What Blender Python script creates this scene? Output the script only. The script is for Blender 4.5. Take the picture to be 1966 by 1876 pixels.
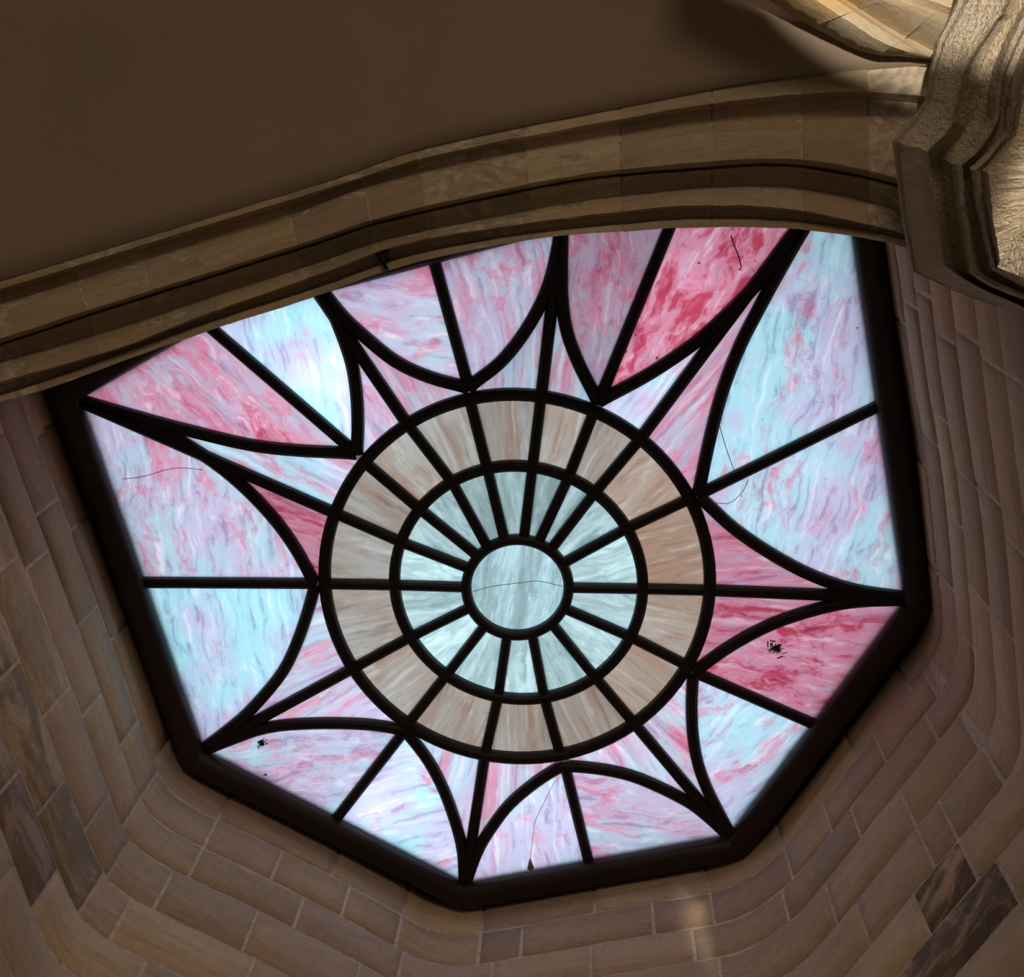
import bpy, bmesh, math, random
import numpy as np
from mathutils import Matrix, Vector

random.seed(7)
rng = np.random.default_rng(7)
col = bpy.context.scene.collection
sc = bpy.context.scene
for o in list(bpy.data.objects):
    bpy.data.objects.remove(o)

# ------------------------------------------------------------------ camera
CX, CY, F = 983.0, 938.0, 2300.0          # principal point and focal length (px of 1966x1876)
VX, VY = 1123.0, 200.0                    # where the zenith falls in the photograph
n_ = np.array([VX - CX, VY - CY, F]); n_ /= np.linalg.norm(n_)
Y_ = np.array([0, 0, 1.0]) - n_ * n_[2]; Y_ /= np.linalg.norm(Y_)
X_ = np.cross(Y_, n_)
CAMZ = 1.6                                # eye height; all z below are above the eye
cam_data = bpy.data.cameras.new('camera'); cam = bpy.data.objects.new('camera', cam_data); col.objects.link(cam)
cam_data.sensor_fit = 'HORIZONTAL'; cam_data.sensor_width = 36.0; cam_data.lens = F / 1966 * 36
cam_data.clip_start = 0.05; cam_data.clip_end = 200
R = Matrix(((X_[0], -X_[1], -X_[2]), (Y_[0], -Y_[1], -Y_[2]), (n_[0], -n_[1], -n_[2])))
cam.matrix_world = Matrix.Translation((0, 0, CAMZ)) @ R.to_4x4()
sc.camera = cam

# ------------------------------------------------------------------ world and exposure
w = bpy.data.worlds.new('world'); sc.world = w; w.use_nodes = True
bg = w.node_tree.nodes['Background']
bg.inputs[0].default_value = (1.0, 0.80, 0.60, 1); bg.inputs[1].default_value = 0.095
sc.view_settings.view_transform = 'Standard'; sc.view_settings.look = 'None'
sc.view_settings.exposure = 0.0; sc.view_settings.gamma = 1.0
try: sc.view_settings.use_curve_mapping = False
except Exception: pass

def plan(px, py, z):
    """point of the world at height z above the eye seen at pixel (px,py)"""
    d = np.array([px - CX, py - CY, F])
    t = z / (d @ n_)
    q = d * t
    return np.array([q @ X_, q @ Y_, z + CAMZ])

# ------------------------------------------------------------------ lights
def light(name, kind, loc, target, energy, color, **kw):
    l = bpy.data.lights.new(name, kind); l.energy = energy; l.color = color
    for k, v in kw.items(): setattr(l, k, v)
    o = bpy.data.objects.new(name, l); col.objects.link(o); o.location = loc
    d = Vector(target) - Vector(loc)
    o.rotation_euler = d.to_track_quat('-Z', 'Y').to_euler()
    return o
# daylight panel in the light well above the stained glass
light('lightwell_daylight', 'AREA', (-0.1, 2.6, 6.82 + CAMZ), (-0.1, 2.6, 0), 104, (0.97, 0.99, 0.96),
      shape='RECTANGLE', size=4.9, size_y=4.6)
# small lamps close behind the glass
for (px, py, e) in ((625, 715, 1.1), (730, 1535, 0.9), (1160, 590, 0.55), (1540, 890, 0.4), (690, 690, .35), (1330, 545, .6)):
    p = plan(px, py, 6.16)
    light('lightwell_lamp', 'POINT', tuple(p), (0, 0, 0), e * 0.42, (1.0, 0.90, 0.92), shadow_soft_size=0.05)
# broad warm fill added behind the viewer, standing in for the church's light
light('nave_fill', 'AREA', (-1.0, -7.5, 1.6 - .6), tuple(plan(850, 1500, 5.2)), 165, (1.0, 0.80, 0.60), shape='RECTANGLE', size=3.5, size_y=2.0)
# two spotlights below, on the pier at the right and on the vault corner above it
def spot(loc, axis, half, energy, blend, soft=.05):
    loc = Vector(loc) + Vector((0, 0, CAMZ))
    light('church_spotlight', 'SPOT', tuple(loc), tuple(loc + Vector(axis)), energy, (1.0, 0.93, 0.80),
          spot_size=math.radians(2 * half), spot_blend=blend, shadow_soft_size=soft)
spot((0, -1.25, -.5), (.273, -.046, .961), 14.0, 1700, .06)
L2 = Vector((1.18, -3.0, 2.1)); spot(L2, Vector((1.60, .0, 3.60)) - L2, 6.3, 900, .3, .04)

# ------------------------------------------------------------------ helpers
def mesh_obj(name, verts, faces, mat, parent=None, uvs=None, smooth=True, mats=None):
    me = bpy.data.meshes.new(name)
    me.from_pydata([tuple(map(float, v)) for v in verts], [], faces)
    if uvs is not None:
        lay = me.uv_layers.new(name='UVMap')
        li = np.empty(len(me.loops), dtype=np.int32); me.loops.foreach_get('vertex_index', li)
        lay.data.foreach_set('uv', np.asarray(uvs, dtype=np.float32)[li].ravel())
    if smooth: me.polygons.foreach_set('use_smooth', [True] * len(me.polygons))
    me.materials.append(mat); me.update()
    o = bpy.data.objects.new(name, me); col.objects.link(o)
    if parent: o.parent = parent
    return o
def root(name, label=None, cat=None, group=None, kind=None, loc=(0, 0, 0)):
    o = bpy.data.objects.new(name, None); col.objects.link(o); o.empty_display_size = .1
    o.location = loc
    tag(o, label, cat, group, kind); return o
def tag(o, label=None, cat=None, group=None, kind=None):
    if label: o['label'] = label
    if cat: o['category'] = cat
    if group: o['group'] = group
    if kind: o['kind'] = kind
    return o
def grid_faces(nu, nv, flip=False):
    f = []
    for i in range(nu - 1):
        for j in range(nv - 1):
            q = (i * nv + j, (i + 1) * nv + j, (i + 1) * nv + j + 1, i * nv + j + 1)
            f.append(q[::-1] if flip else q)
    return f
def fix_normals(o):
    bm = bmesh.new(); bm.from_mesh(o.data); bmesh.ops.recalc_face_normals(bm, faces=bm.faces)
    bm.to_mesh(o.data); bm.free()
def catmull(P, sub=6):
    P = [np.array(p, float) for p in P]
    Q = [2 * P[0] - P[1]] + P + [2 * P[-1] - P[-2]]; out = []
    for i in range(1, len(Q) - 2):
        a, b, c, d = Q[i - 1:i + 3]
        for k in range(sub):
            t = k / sub
            out.append(.5 * (2 * b + (c - a) * t + (2 * a - 5 * b + 4 * c - d) * t * t + (3 * b - a - 3 * c + d) * t ** 3))
    out.append(P[-1]); return out
def resample(P, n):
    P = np.array(P, float); s = np.r_[0, np.cumsum(np.linalg.norm(np.diff(P, axis=0), axis=1))]
    t = np.linspace(0, s[-1], n)
    return np.stack([np.interp(t, s, P[:, k]) for k in range(P.shape[1])], 1)

# ------------------------------------------------------------------ materials
class NT:
    def __init__(s, name):
        s.m = bpy.data.materials.new(name); s.m.use_nodes = True; s.t = s.m.node_tree
        s.t.nodes.clear(); s.out = s.t.nodes.new('ShaderNodeOutputMaterial')
    def n(s, typ, **kw):
        nd = s.t.nodes.new('ShaderNode' + typ)
        for k, v in kw.items():
            if k.startswith('i_'):
                nd.inputs[k[2:].replace('_', ' ')].default_value = v
            else: setattr(nd, k, v)
        return nd
    def l(s, a, b): s.t.links.new(a, b)
    def math(s, op, a, b=None, clamp=False):
        nd = s.n('Math', operation=op); nd.use_clamp = clamp
        for i, v in enumerate((a, b)):
            if v is None: continue
            if isinstance(v, (int, float)): nd.inputs[i].default_value = v
            else: s.l(v, nd.inputs[i])
        return nd.outputs[0]
    def mix(s, f, a, b, mode='MIX'):
        nd = s.n('MixRGB', blend_type=mode)
        for i, v in enumerate((f, a, b)):
            if isinstance(v, (int, float)): nd.inputs[i].default_value = v
            elif isinstance(v, tuple): nd.inputs[i].default_value = (*v, 1)[:4]
            else: s.l(v, nd.inputs[i])
        return nd.outputs[0]
    def rng(s, v, a, b, c=0., d=1., smooth=True):
        nd = s.n('MapRange'); nd.interpolation_type = 'SMOOTHSTEP' if smooth else 'LINEAR'
        s.l(v, nd.inputs[0])
        for i, x in enumerate((a, b, c, d)):
            if isinstance(x, (int, float)): nd.inputs[i + 1].default_value = x
            else: s.l(x, nd.inputs[i + 1])
        return nd.outputs[0]
    def noise(s, vec, scale, detail=4, rough=.55, dist=0.):
        nd = s.n('TexNoise'); s.l(vec, nd.inputs['Vector'])
        nd.inputs['Scale'].default_value = scale; nd.inputs['Detail'].default_value = detail
        nd.inputs['Roughness'].default_value = rough; nd.inputs['Distortion'].default_value = dist
        return nd.outputs[0]
    def uv(s, sx=1., sy=1., rand=True):
        u = s.n('UVMap'); mp = s.n('Mapping'); mp.inputs['Scale'].default_value = (sx, sy, 1)
        if rand:
            oi = s.n('ObjectInfo'); c = s.n('CombineXYZ')
            s.l(s.math('MULTIPLY', oi.outputs['Random'], 37.), c.inputs[0])
            s.l(s.math('MULTIPLY', oi.outputs['Random'], 91.), c.inputs[2])
            s.l(c.outputs[0], mp.inputs['Location'])
        s.l(u.outputs[0], mp.inputs[0]); return mp.outputs[0]

def stone(name, cols, streak=(1.2, 9.), contrast=.5, bump=.5, fine=26., stain=0., pits=0., grey=(.44, .37, .36)):
    """bedded sandstone; cols = three tones picked at random for every block"""
    t = NT(name); b = t.n('BsdfPrincipled'); b.inputs['Roughness'].default_value = .92
    b.inputs['Specular IOR Level'].default_value = .15
    oi = t.n('ObjectInfo'); r = oi.outputs['Random']
    base = t.mix(t.rng(r, .30, .42), cols[0], cols[1]); base = t.mix(t.rng(r, .66, .76), base, cols[2])
    r2 = t.math('FRACT', t.math('MULTIPLY', r, 17.3)); base = t.mix(1., base, t.mix(r2, (.80, .79, .80), (1.12, 1.12, 1.10)), 'MULTIPLY')
    v = t.uv(*streak); v1 = t.uv(1, 1)
    s1 = t.noise(v, 1.3, 7, .68, 1.1); s2 = t.noise(v1, 3.2, 6, .65, .7); s3 = t.noise(v1, fine, 6, .7)
    c = t.mix(t.rng(s1, .40, .72, 0, contrast), base, cols[3])             # darker beds
    c = t.mix(t.rng(s2, .50, .68, 0, .55), c, cols[4]); c = t.mix(t.rng(s2, .46, .32, 0, .35), c, grey)                      # ochre clouds
    c = t.mix(t.rng(s3, .3, .7, .0, .30), c, t.mix(1., c, (.55, .55, .55), 'MULTIPLY'))
    if stain:
        s4 = t.noise(t.uv(.8, 2.2), 2.0, 6, .7, 1.0)
        at = t.n('Attribute', attribute_type='OBJECT', attribute_name='stain')
        f = t.math('MULTIPLY', t.rng(s4, .38, .56), at.outputs['Fac'])
        c = t.mix(t.math('MULTIPLY', f, .8), c, (.075, .06, .055))
    t.l(c, b.inputs['Base Color'])
    h = t.math('ADD', t.math('MULTIPLY', s1, .8), t.math('MULTIPLY', s3, .35))
    if pits:
        h = t.math('ADD', h, t.math('MULTIPLY', t.noise(v1, 60, 3, .6, .6), pits))
    bp = t.n('Bump'); bp.inputs['Strength'].default_value = bump; bp.inputs['Distance'].default_value = .02
    t.l(h, bp.inputs['Height']); t.l(bp.outputs[0], b.inputs['Normal']); t.l(b.outputs[0], t.out.inputs[0])
    return t.m

M = {}
M['shaft'] = stone('well_sandstone', ((.61, .455, .315), (.56, .415, .315), (.67, .49, .32), (.40, .28, .19), (.66, .43, .25)), stain=1.)
M['arch'] = stone('arch_sandstone', ((.40, .305, .19), (.47, .375, .25), (.38, .30, .205), (.27, .18, .095), (.42, .27, .115)), streak=(1., 12.), contrast=.6, grey=(.27, .22, .16))
M['impost'] = stone('impost_sandstone', ((.56, .46, .33), (.56, .46, .33), (.56, .46, .33), (.44, .33, .20), (.56, .43, .27)), streak=(3, 3), contrast=.4, bump=1., fine=18., pits=1.0)
M['rib'] = stone('rib_sandstone', ((.52, .42, .28), (.52, .42, .28), (.50, .36, .20), (.34, .24, .14), (.52, .34, .15)), streak=(1, 8), contrast=.6)

def simple(name, c, rough=.8, nscale=8, amt=.25, bump=.1, spec=.2, metallic=0.):
    t = NT(name); b = t.n('BsdfPrincipled'); b.inputs['Roughness'].default_value = rough
    b.inputs['Specular IOR Level'].default_value = spec; b.inputs['Metallic'].default_value = metallic
    tc = t.n('TexCoord'); s = t.noise(tc.outputs['Object'], nscale, 5, .6, .3)
    cc = t.mix(t.rng(s, .3, .7, 0, 1), c, tuple(x * (1 - amt) for x in c)); t.l(cc, b.inputs['Base Color'])
    bp = t.n('Bump'); bp.inputs['Strength'].default_value = bump; bp.inputs['Distance'].default_value = .01
    t.l(s, bp.inputs['Height']); t.l(bp.outputs[0], b.inputs['Normal']); t.l(b.outputs[0], t.out.inputs[0])
    return t.m
M['mortar'] = simple('pale_mortar', (.72, .60, .48), .95, 30, .3, .6)
M['arch_mortar'] = simple('arch_mortar', (.50, .40, .28), .95, 20, .5, .5)
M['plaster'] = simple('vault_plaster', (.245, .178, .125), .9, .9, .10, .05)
M['bar'] = simple('dark_brown_bar', (.011, .005, .003), .55, 20, .4, .3, .35)
M['frame'] = simple('brown_painted_frame', (.024, .010, .007), .5, 5, .45, .15, .35)
M['black'] = simple('gap_shade_black', (.006, .004, .004), .9, 5, .2)
M['white'] = simple('backlight_box_white', (.8, .8, .8), .9, 5, .05)
M['iron'] = simple('black_iron', (.012, .011, .010), .6, 20, .3)
M['dirt'] = simple('brown_dirt', (.10, .065, .05), .9, 30, .5)
M['feather'] = simple('grey_feather', (.30, .33, .33), .8, 30, .3)
M['crack'] = simple('crack_dark', (.10, .06, .08), .9, 10, .2)

def glass(name, kind):
    t = NT(name)
    oi = t.n('ObjectInfo')
    at = t.n('Attribute', attribute_type='OBJECT', attribute_name='rose')
    rose = at.outputs['Fac']
    v = t.uv(1, 1)
    tl = t.n('Mapping'); t.l(v, tl.inputs[0]); tl.inputs['Scale'].default_value = (.75, 2.3, 1) if kind == 'rose' else (.55, 3.4, 1)
    st = t.n('Mapping'); t.l(v, st.inputs[0]); st.inputs['Scale'].default_value = (2.6, 17, 1) if kind == 'rose' else (1.5, 22, 1)
    wn = t.n('TexNoise'); t.l(v, wn.inputs['Vector']); wn.inputs['Scale'].default_value = 3.2; wn.inputs['Detail'].default_value = 3
    def warp(src, amt):
        s = t.n('VectorMath', operation='SUBTRACT'); t.l(wn.outputs['Color'], s.inputs[0]); s.inputs[1].default_value = (.5, .5, .5)
        m = t.n('VectorMath', operation='SCALE'); t.l(s.outputs[0], m.inputs[0]); m.inputs['Scale'].default_value = amt
        a = t.n('VectorMath', operation='ADD'); t.l(src, a.inputs[0]); t.l(m.outputs[0], a.inputs[1]); return a.outputs[0]
    flow = warp(tl.outputs[0], .75 if kind == 'rose' else .35); fine = warp(st.outputs[0], {'rose': 2.0, 'sliver': .8, 'ring': 1.2}.get(kind, 2.2))
    big = t.noise(flow, 3.2, 10, .76, .25)
    low = t.noise(v, 2.4, 3, .5, .3)
    lines = t.noise(fine, 1.6, 6, .66, .5)
    vn = t.noise(flow, 6.5, 3, .55, .5)
    ridge = t.math('SUBTRACT', 1., t.math('MULTIPLY', t.math('ABSOLUTE', t.math('SUBTRACT', vn, .5)), 22.), clamp=True)
    if kind in ('rose', 'sliver'):
        base = t.mix(t.rng(low, .42, .60), (.58, .80, .88), (.66, .70, .84))
        base = t.mix(t.math('MULTIPLY', t.rng(rose, .15, .7), .75), base, (.72, .60, .72))
        lo = t.math('SUBTRACT', .595, t.math('MULTIPLY', rose, .30))
        pm = t.rng(big, lo, t.math('ADD', lo, .15))
        c = t.mix(t.math('MULTIPLY', pm, .70), base, (.80, .42, .54))
        lo2 = t.math('SUBTRACT', .74, t.math('MULTIPLY', rose, .27))
        cm = t.rng(big, lo2, t.math('ADD', lo2, .10))
        c = t.mix(t.math('MULTIPLY', cm, .72), c, (.62, .11, .20))
        gate = t.rng(t.noise(flow, 1.6, 3), .46, .62)
        c = t.mix(t.math('MULTIPLY', t.math('MULTIPLY', ridge, gate), .30), c, (.60, .20, .34))
        c = t.mix(t.rng(lines, .52, .68, 0, .55), c, (.92, .90, .98))
        c = t.mix(t.rng(lines, .47, .33, 0, .45), c, t.mix(1., c, (.62, .42, .58), 'MULTIPLY'))
        vo = t.n('TexVoronoi'); t.l(v, vo.inputs['Vector']); vo.inputs['Scale'].default_value = 13
        gs = t.n('Attribute', attribute_type='OBJECT', attribute_name='grit')
        rad = t.math('MULTIPLY', t.noise(v, 5, 1), t.math('MULTIPLY', gs.outputs['Fac'], .22))
        wob = t.math('ADD', vo.outputs['Distance'], t.math('MULTIPLY', t.math('SUBTRACT', t.noise(v, 60, 2), .5), .06))
        sp = t.math('LESS_THAN', wob, t.math('SUBTRACT', rad, .012))
        c = t.mix(t.math('MULTIPLY', sp, .8), c, (.14, .02, .05))
    elif kind == 'ring':
        base = t.mix(t.rng(low, .42, .58), (.55, .57, .58), (.52, .50, .49))
        c = t.mix(t.rng(big, .46, .66, 0, .75), base, (.48, .37, .32))
        c = t.mix(t.math('MULTIPLY', rose, .55), c, (.60, .42, .33))
        c = t.mix(t.rng(lines, .52, .68, 0, .50), c, (.72, .76, .76))
        c = t.mix(t.rng(lines, .47, .33, 0, .45), c, (.33, .29, .28))
    else:
        a = (.50, .60, .62) if kind == 'inner' else (.47, .57, .60)
        b2 = (.64, .76, .80) if kind == 'inner' else (.60, .74, .80)
        base = t.mix(t.rng(big, .40, .60), a, b2)
        c = t.mix(t.rng(lines, .52, .68, 0, .55), base, (.80, .92, .95))
        c = t.mix(t.rng(lines, .47, .33, 0, .5), c, (.30, .43, .47))
        c = t.mix(t.math('MULTIPLY', ridge, .22), c, (.28, .40, .44))
    br = t.n('Attribute', attribute_type='OBJECT', attribute_name='clarity')
    sc_ = t.n('VectorMath', operation='SCALE'); t.l(c, sc_.inputs[0]); t.l(br.outputs['Fac'], sc_.inputs['Scale'])
    tr = t.n('BsdfTranslucent'); t.l(sc_.outputs[0], tr.inputs[0])
    gl = t.n('BsdfGlossy'); gl.inputs['Roughness'].default_value = .25; gl.inputs[0].default_value = (1, 1, 1, 1)
    bp = t.n('Bump'); bp.inputs['Strength'].default_value = .3; bp.inputs['Distance'].default_value = .01
    t.l(lines, bp.inputs['Height']); t.l(bp.outputs[0], gl.inputs['Normal'])
    ms = t.n('MixShader'); ms.inputs[0].default_value = .04
    t.l(tr.outputs[0], ms.inputs[1]); t.l(gl.outputs[0], ms.inputs[2]); t.l(ms.outputs[0], t.out.inputs[0])
    return t.m
for k in ('rose', 'sliver', 'ring', 'inner', 'hub'): M[k] = glass('streaky_glass_' + k, k)

# ================================================================== LIGHT WELL WALLS
ZW = 5.95                                  # height of the wall head above the eye
outer_img = [(1672, 300), (1680, 350), (1699, 462), (1727, 664), (1761, 880), (1785, 1115), (1789, 1168), (1784, 1205), (1768, 1240),
             (1753, 1260), (1629, 1420), (1512, 1572), (1465, 1618), (1414, 1653), (1356, 1673), (1200, 1700), (957, 1744),
             (897, 1751), (858, 1748), (815, 1735), (782, 1715), (650, 1642), (529, 1580), (413, 1524), (360, 1491),
             (334, 1461), (317, 1428), (297, 1372), (258, 1256), (165, 997), (79, 763), (20, 595), (-40, 420), (-100, 245), (-150, 100)]
fp = np.array([plan(x, y, ZW)[:2] for x, y in outer_img])
fp = np.array(catmull(fp, 4))
S = np.r_[0, np.cumsum(np.linalg.norm(np.diff(fp, axis=0), axis=1))]
LEN = S[-1]; cen = fp.mean(axis=0)
tan_ = np.gradient(fp, S, axis=0); tan_ /= np.linalg.norm(tan_, axis=1)[:, None]
nor = np.stack([-tan_[:, 1], tan_[:, 0]], 1)
if ((cen - fp) * nor).sum() < 0: nor = -nor
def at(u): return np.array([np.interp(u, S, fp[:, 0]), np.interp(u, S, fp[:, 1])])
def nat(u):
    v = np.array([np.interp(u, S, nor[:, 0]), np.interp(u, S, nor[:, 1])]); return v / np.linalg.norm(v)
def u_of(px, py, z):
    q = plan(px, py, z)[:2]; return S[np.argmin(((fp - q) ** 2).sum(1))]
def u_top(px, py): return u_of(px, py, ZW)

levels = [6.06, 5.75, 5.48, 5.22, 4.90, 4.59, 4.31, 4.03, 3.76, 3.50, 3.22, 2.95, 2.67, 2.40]
joints = [
 [(220, 1230), (302, 1446), (142, 1007), (417, 1563), (629, 1668), (775, 1745), (940, 1775), (1155, 1735), (1356, 1704), (1508, 1618), (1636, 1439), (1770, 1315), (1782,900),(1735,600)],
 [(53, 948), (141, 1186), (225, 1415), (264, 1517), (407, 1630), (512, 1686), (641, 1757), (752, 1801), (917, 1825), (1036, 1818), (1258, 1790), (1379, 1770), (1516, 1665), (1590, 1575), (1703, 1451), (1782, 1336)],
 [(35, 1107), (125, 1345), (203, 1574), (350, 1689), (552, 1795), (749, 1873), (1519, 1743), (1664, 1583), (1815, 1390)],
 [(44, 1327), (132, 1561), (176, 1675), (265, 1782), (443, 1835), (1636, 1759), (1757, 1587), (1889, 1431)],
 [(185, 1851), (115, 1735), (1811, 1675), (1865, 1617), (1705, 1782), (1940, 1490)],
 [(1819, 1815), (1925, 1700), (60, 1700)]] + [[]] * 8
U_SPLIT = [0, u_top(1790, 1175), u_top(1440, 1640), u_top(880, 1750), u_top(345, 1478), LEN]
wall_defs = [('wall_right', 'tall ashlar wall of the light well at the right of the glass'),
             ('wall_far_right', 'ashlar wall below the lower right edge of the stained glass'),
             ('wall_far', 'ashlar wall below the lowest edge of the stained glass'),
             ('wall_far_left', 'ashlar wall below the lower left edge of the stained glass'),
             ('wall_left', 'ashlar wall of the light well at the left of the glass')]
walls = []
for k, (nm, lb) in enumerate(wall_defs):
    a, b = U_SPLIT[k], U_SPLIT[k + 1]
    us = np.unique(np.r_[np.arange(a, b, .05), b]); V = []; UV = []
    for u in us:
        p, q = at(u), nat(u)
        for z in np.linspace(levels[-1], levels[0], 12):
            V.append((*(p - q * .003), z + CAMZ)); UV.append((u, z))
    o = mesh_obj(nm, V, grid_faces(len(us), 12), M['mortar'], uvs=UV); tag(o, lb, None, None, 'structure')
    sm = o.modifiers.new('thickness', 'SOLIDIFY'); sm.thickness = .18; sm.offset = -1
    walls.append(o)
# make sure the solid grows away from the well
for k, o in enumerate(walls):
    um = (U_SPLIT[k] + U_SPLIT[k + 1]) / 2
    nn = o.data.polygons[len(o.data.polygons) // 2].normal
    if Vector((*nat(um), 0)).dot(nn) < 0: o.data.flip_normals()

def stone_block(u0, u1, z0, z1, parent, stain):
    g = .0055 + random.random() * .002; u0 += g; u1 -= g; z0 += g * .8; z1 -= g * .8
    nu = max(2, int((u1 - u0) / .05) + 1); b = .007
    us = np.r_[u0, u0 + b, np.linspace(u0 + b, u1 - b, nu)[1:-1], u1 - b, u1]
    zs = np.r_[z0, z0 + b, (z0 + z1) / 2, z1 - b, z1]
    face = random.uniform(.001, .007); tilt = random.uniform(-.003, .003); V = []; UV = []
    for i, u in enumerate(us):
        p, q = at(u), nat(u)
        for j, z in enumerate(zs):
            rim = i in (0, len(us) - 1) or j in (0, len(zs) - 1)
            if rim: d = -.008
            else: d = face + tilt * (1 if j == 3 else -1 if j == 1 else 0) + random.uniform(-.0012, .0012)
            jit = (0 if rim else random.uniform(-.001, .001))
            wz = 0 if not (j in (0, 1, 3, 4)) else .0035 * math.sin(u * 19 + z0 * 31 + (0 if j < 2 else 2)) * math.sin(u * 7.3 + z0 * 13)
            V.append((*(p + q * d), z + jit + wz + CAMZ)); UV.append((u, z))
    o = mesh_obj('stone', V, grid_faces(len(us), len(zs)), M['shaft'], parent, UV)
    um = (u0 + u1) / 2
    if Vector((*nat(um), 0)).dot(o.data.polygons[len(o.data.polygons) // 2].normal) < 0: o.data.flip_normals()
    if stain: o['stain'] = float(stain)
    return o
uA, uB = u_of(1930, 1610, 4.45), u_of(1700, 1876, 4.45)
for r in range(len(levels) - 1):
    z1, z0 = levels[r], levels[r + 1]; zm = (z0 + min(z1, ZW)) / 2
    J = sorted(u_of(x, y, zm) for x, y in joints[r])
    J = [0.] + J + [LEN]; K = [J[0]]
    for a in J[1:]:
        gap = a - K[-1]
        if gap > 1.05:
            n = int(round(gap / random.uniform(.52, .72)))
            K0 = K[-1]
            K += [K0 + gap * (i + random.uniform(-.14, .14)) / n for i in range(1, n)]
        if a - K[-1] > .09 or a == LEN: K.append(a)
    for a, b in zip(K[:-1], K[1:]):
        m = (a + b) / 2; w_ = walls[max(i for i in range(5) if m >= U_SPLIT[i])]
        st = 0
        if r in (5, 6) and uA < m < uB: st = 1.
        if r in (4, 5) and m > U_SPLIT[4] + .1: st = .7
        if r == 3 and m > U_SPLIT[4] + .7: st = .4
        stone_block(a, b, z0, z1, w_, st)

# ================================================================== THE STAINED GLASS WINDOW
ZG = 6.0
def G(p): return plan(p[0], p[1], ZG)
win = root('window_1', 'stained glass ceiling window of a rose in an eight-pointed star, pink and pale blue panes in dark bars', kind='structure')
ring1 = {0: (1361.9, 1134), 1: (1326.6, 957.3), 2: (1231, 841), 3: (1139.5, 792), 4: (1038.4, 765.7), 5: (900.4, 763.8), 6: (781, 814), 7: (700.7, 888.8),
         8: (642.9, 985.8), 9: (624, 1121.5), 10: (674.4, 1285.8), 11: (785, 1388), 12: (930.6, 1451), 13: (1076, 1451), 14: (1219.5, 1392.4), 15: (1316.9, 1277.4)}
ring2 = {0: (1228, 1131), 1: (1202.6, 1015.7), 2: (1144.8, 943), 3: (1092.5, 915), 4: (1021.6, 902), 5: (935.8, 902), 6: (868.7, 928), 7: (803.4, 976.5),
         8: (766, 1040), 9: (760, 1124), 10: (788, 1224), 11: (858, 1295.7), 12: (956, 1341), 13: (1045, 1341), 14: (1140.6, 1299), 15: (1216, 1226)}
ring3 = {0: (1093, 1129), 1: (1083.5, 1081), 2: (1062, 1051), 3: (1035.5, 1038), 4: (1005.8, 1033), 5: (967.8, 1035), 6: (931.4, 1046), 7: (908, 1061),
         8: (896, 1090), 9: (893.5, 1128), 10: (900, 1168), 11: (929.8, 1203), 12: (973.7, 1219), 13: (1022, 1219), 14: (1062, 1201), 15: (1086, 1170)}
def ring_fn(pts):
    """smooth closed curve through measured points (low harmonics)"""
    P = np.array([pts[k] for k in range(16)]); c = P.mean(axis=0); c = (P.max(axis=0) + P.min(axis=0)) / 2
    a = np.arctan2(-(P[:, 1] - c[1]), P[:, 0] - c[0]); r = np.hypot(*(P - c).T)
    B = lambda t: np.stack([np.ones_like(t), np.cos(t), np.sin(t), np.cos(2 * t), np.sin(2 * t)], 1)
    co, *_ = np.linalg.lstsq(B(a), r, rcond=None)
    def f(t):
        t = np.atleast_1d(np.asarray(t, float)); rr = B(t) @ co
        return np.stack([c[0] + rr * np.cos(t), c[1] - rr * np.sin(t)], 1)
    return f, np.unwrap(a, period=2 * np.pi), c
f1, a1, c1 = ring_fn(ring1); f2, a2, c2 = ring_fn(ring2)
c3 = np.array([993.3, 1128.8])
def f3(t):
    t = np.atleast_1d(np.asarray(t, float)); return np.stack([c3[0] + 98.5 * np.cos(t), c3[1] - 91.8 * np.sin(t)], 1)
a3 = np.unwrap(np.array([math.atan2(-(ring3[k][1] - c3[1]) / 91.8, (ring3[k][0] - c3[0]) / 98.5) for k in range(16)]))

def bar(name, pts_img, wpx, parent=win, closed=False, h=.05, z=None, mat='bar', label=None, sec=8, round_=.3):
    zc = ZG - .012 if z is None else z
    P = np.array([plan(p[0], p[1], zc) for p in pts_img]); n = len(P)
    T = np.zeros_like(P)
    for i in range(n):
        a = P[(i - 1) % n] if closed or i > 0 else P[i]; b = P[(i + 1) % n] if closed or i < n - 1 else P[i]
        T[i] = b - a
    T /= np.linalg.norm(T, axis=1)[:, None] + 1e-12
    wd = (wpx if np.ndim(wpx) else np.full(n, float(wpx))) * zc / F / 2 * 1.035
    # chamfered section: wide under the glass, rounded below
    prof = [(-1, .5), (-1, .0), (-.86, -.28), (-.45, -.5), (.45, -.5), (.86, -.28), (1, .0), (1, .5)]
    V = []
    for i in range(n):
        sd = np.array([-T[i, 1], T[i, 0], 0])
        for x, y in prof: V.append(P[i] + sd * x * wd[i] + np.array([0, 0, y * h]))
    m = len(prof); Fc = []
    for i in range(n if closed else n - 1):
        for j in range(m):
            a, b = i * m + j, i * m + (j + 1) % m; c, d = ((i + 1) % n) * m + (j + 1) % m, ((i + 1) % n) * m + j
            Fc.append((a, b, c, d))
    if not closed: Fc += [tuple(range(m)), tuple(range((n - 1) * m, n * m))[::-1]]
    o = mesh_obj(name, V, Fc, M[mat], parent, smooth=False)
    fix_normals(o)
    if label: o['label'] = label
    return o
tt = np.linspace(0, 2 * np.pi, 97)[:-1]
bar('ring', f1(tt), 24.5, closed=True, z=ZG - .02, label='outermost round bar of the rose')
bar('ring', f2(tt), 22.5, closed=True, z=ZG - .02, label='middle round bar of the rose')
bar('ring', f3(tt), 20.5, closed=True, z=ZG - .02, label='small round bar around the centre pane')
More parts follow.
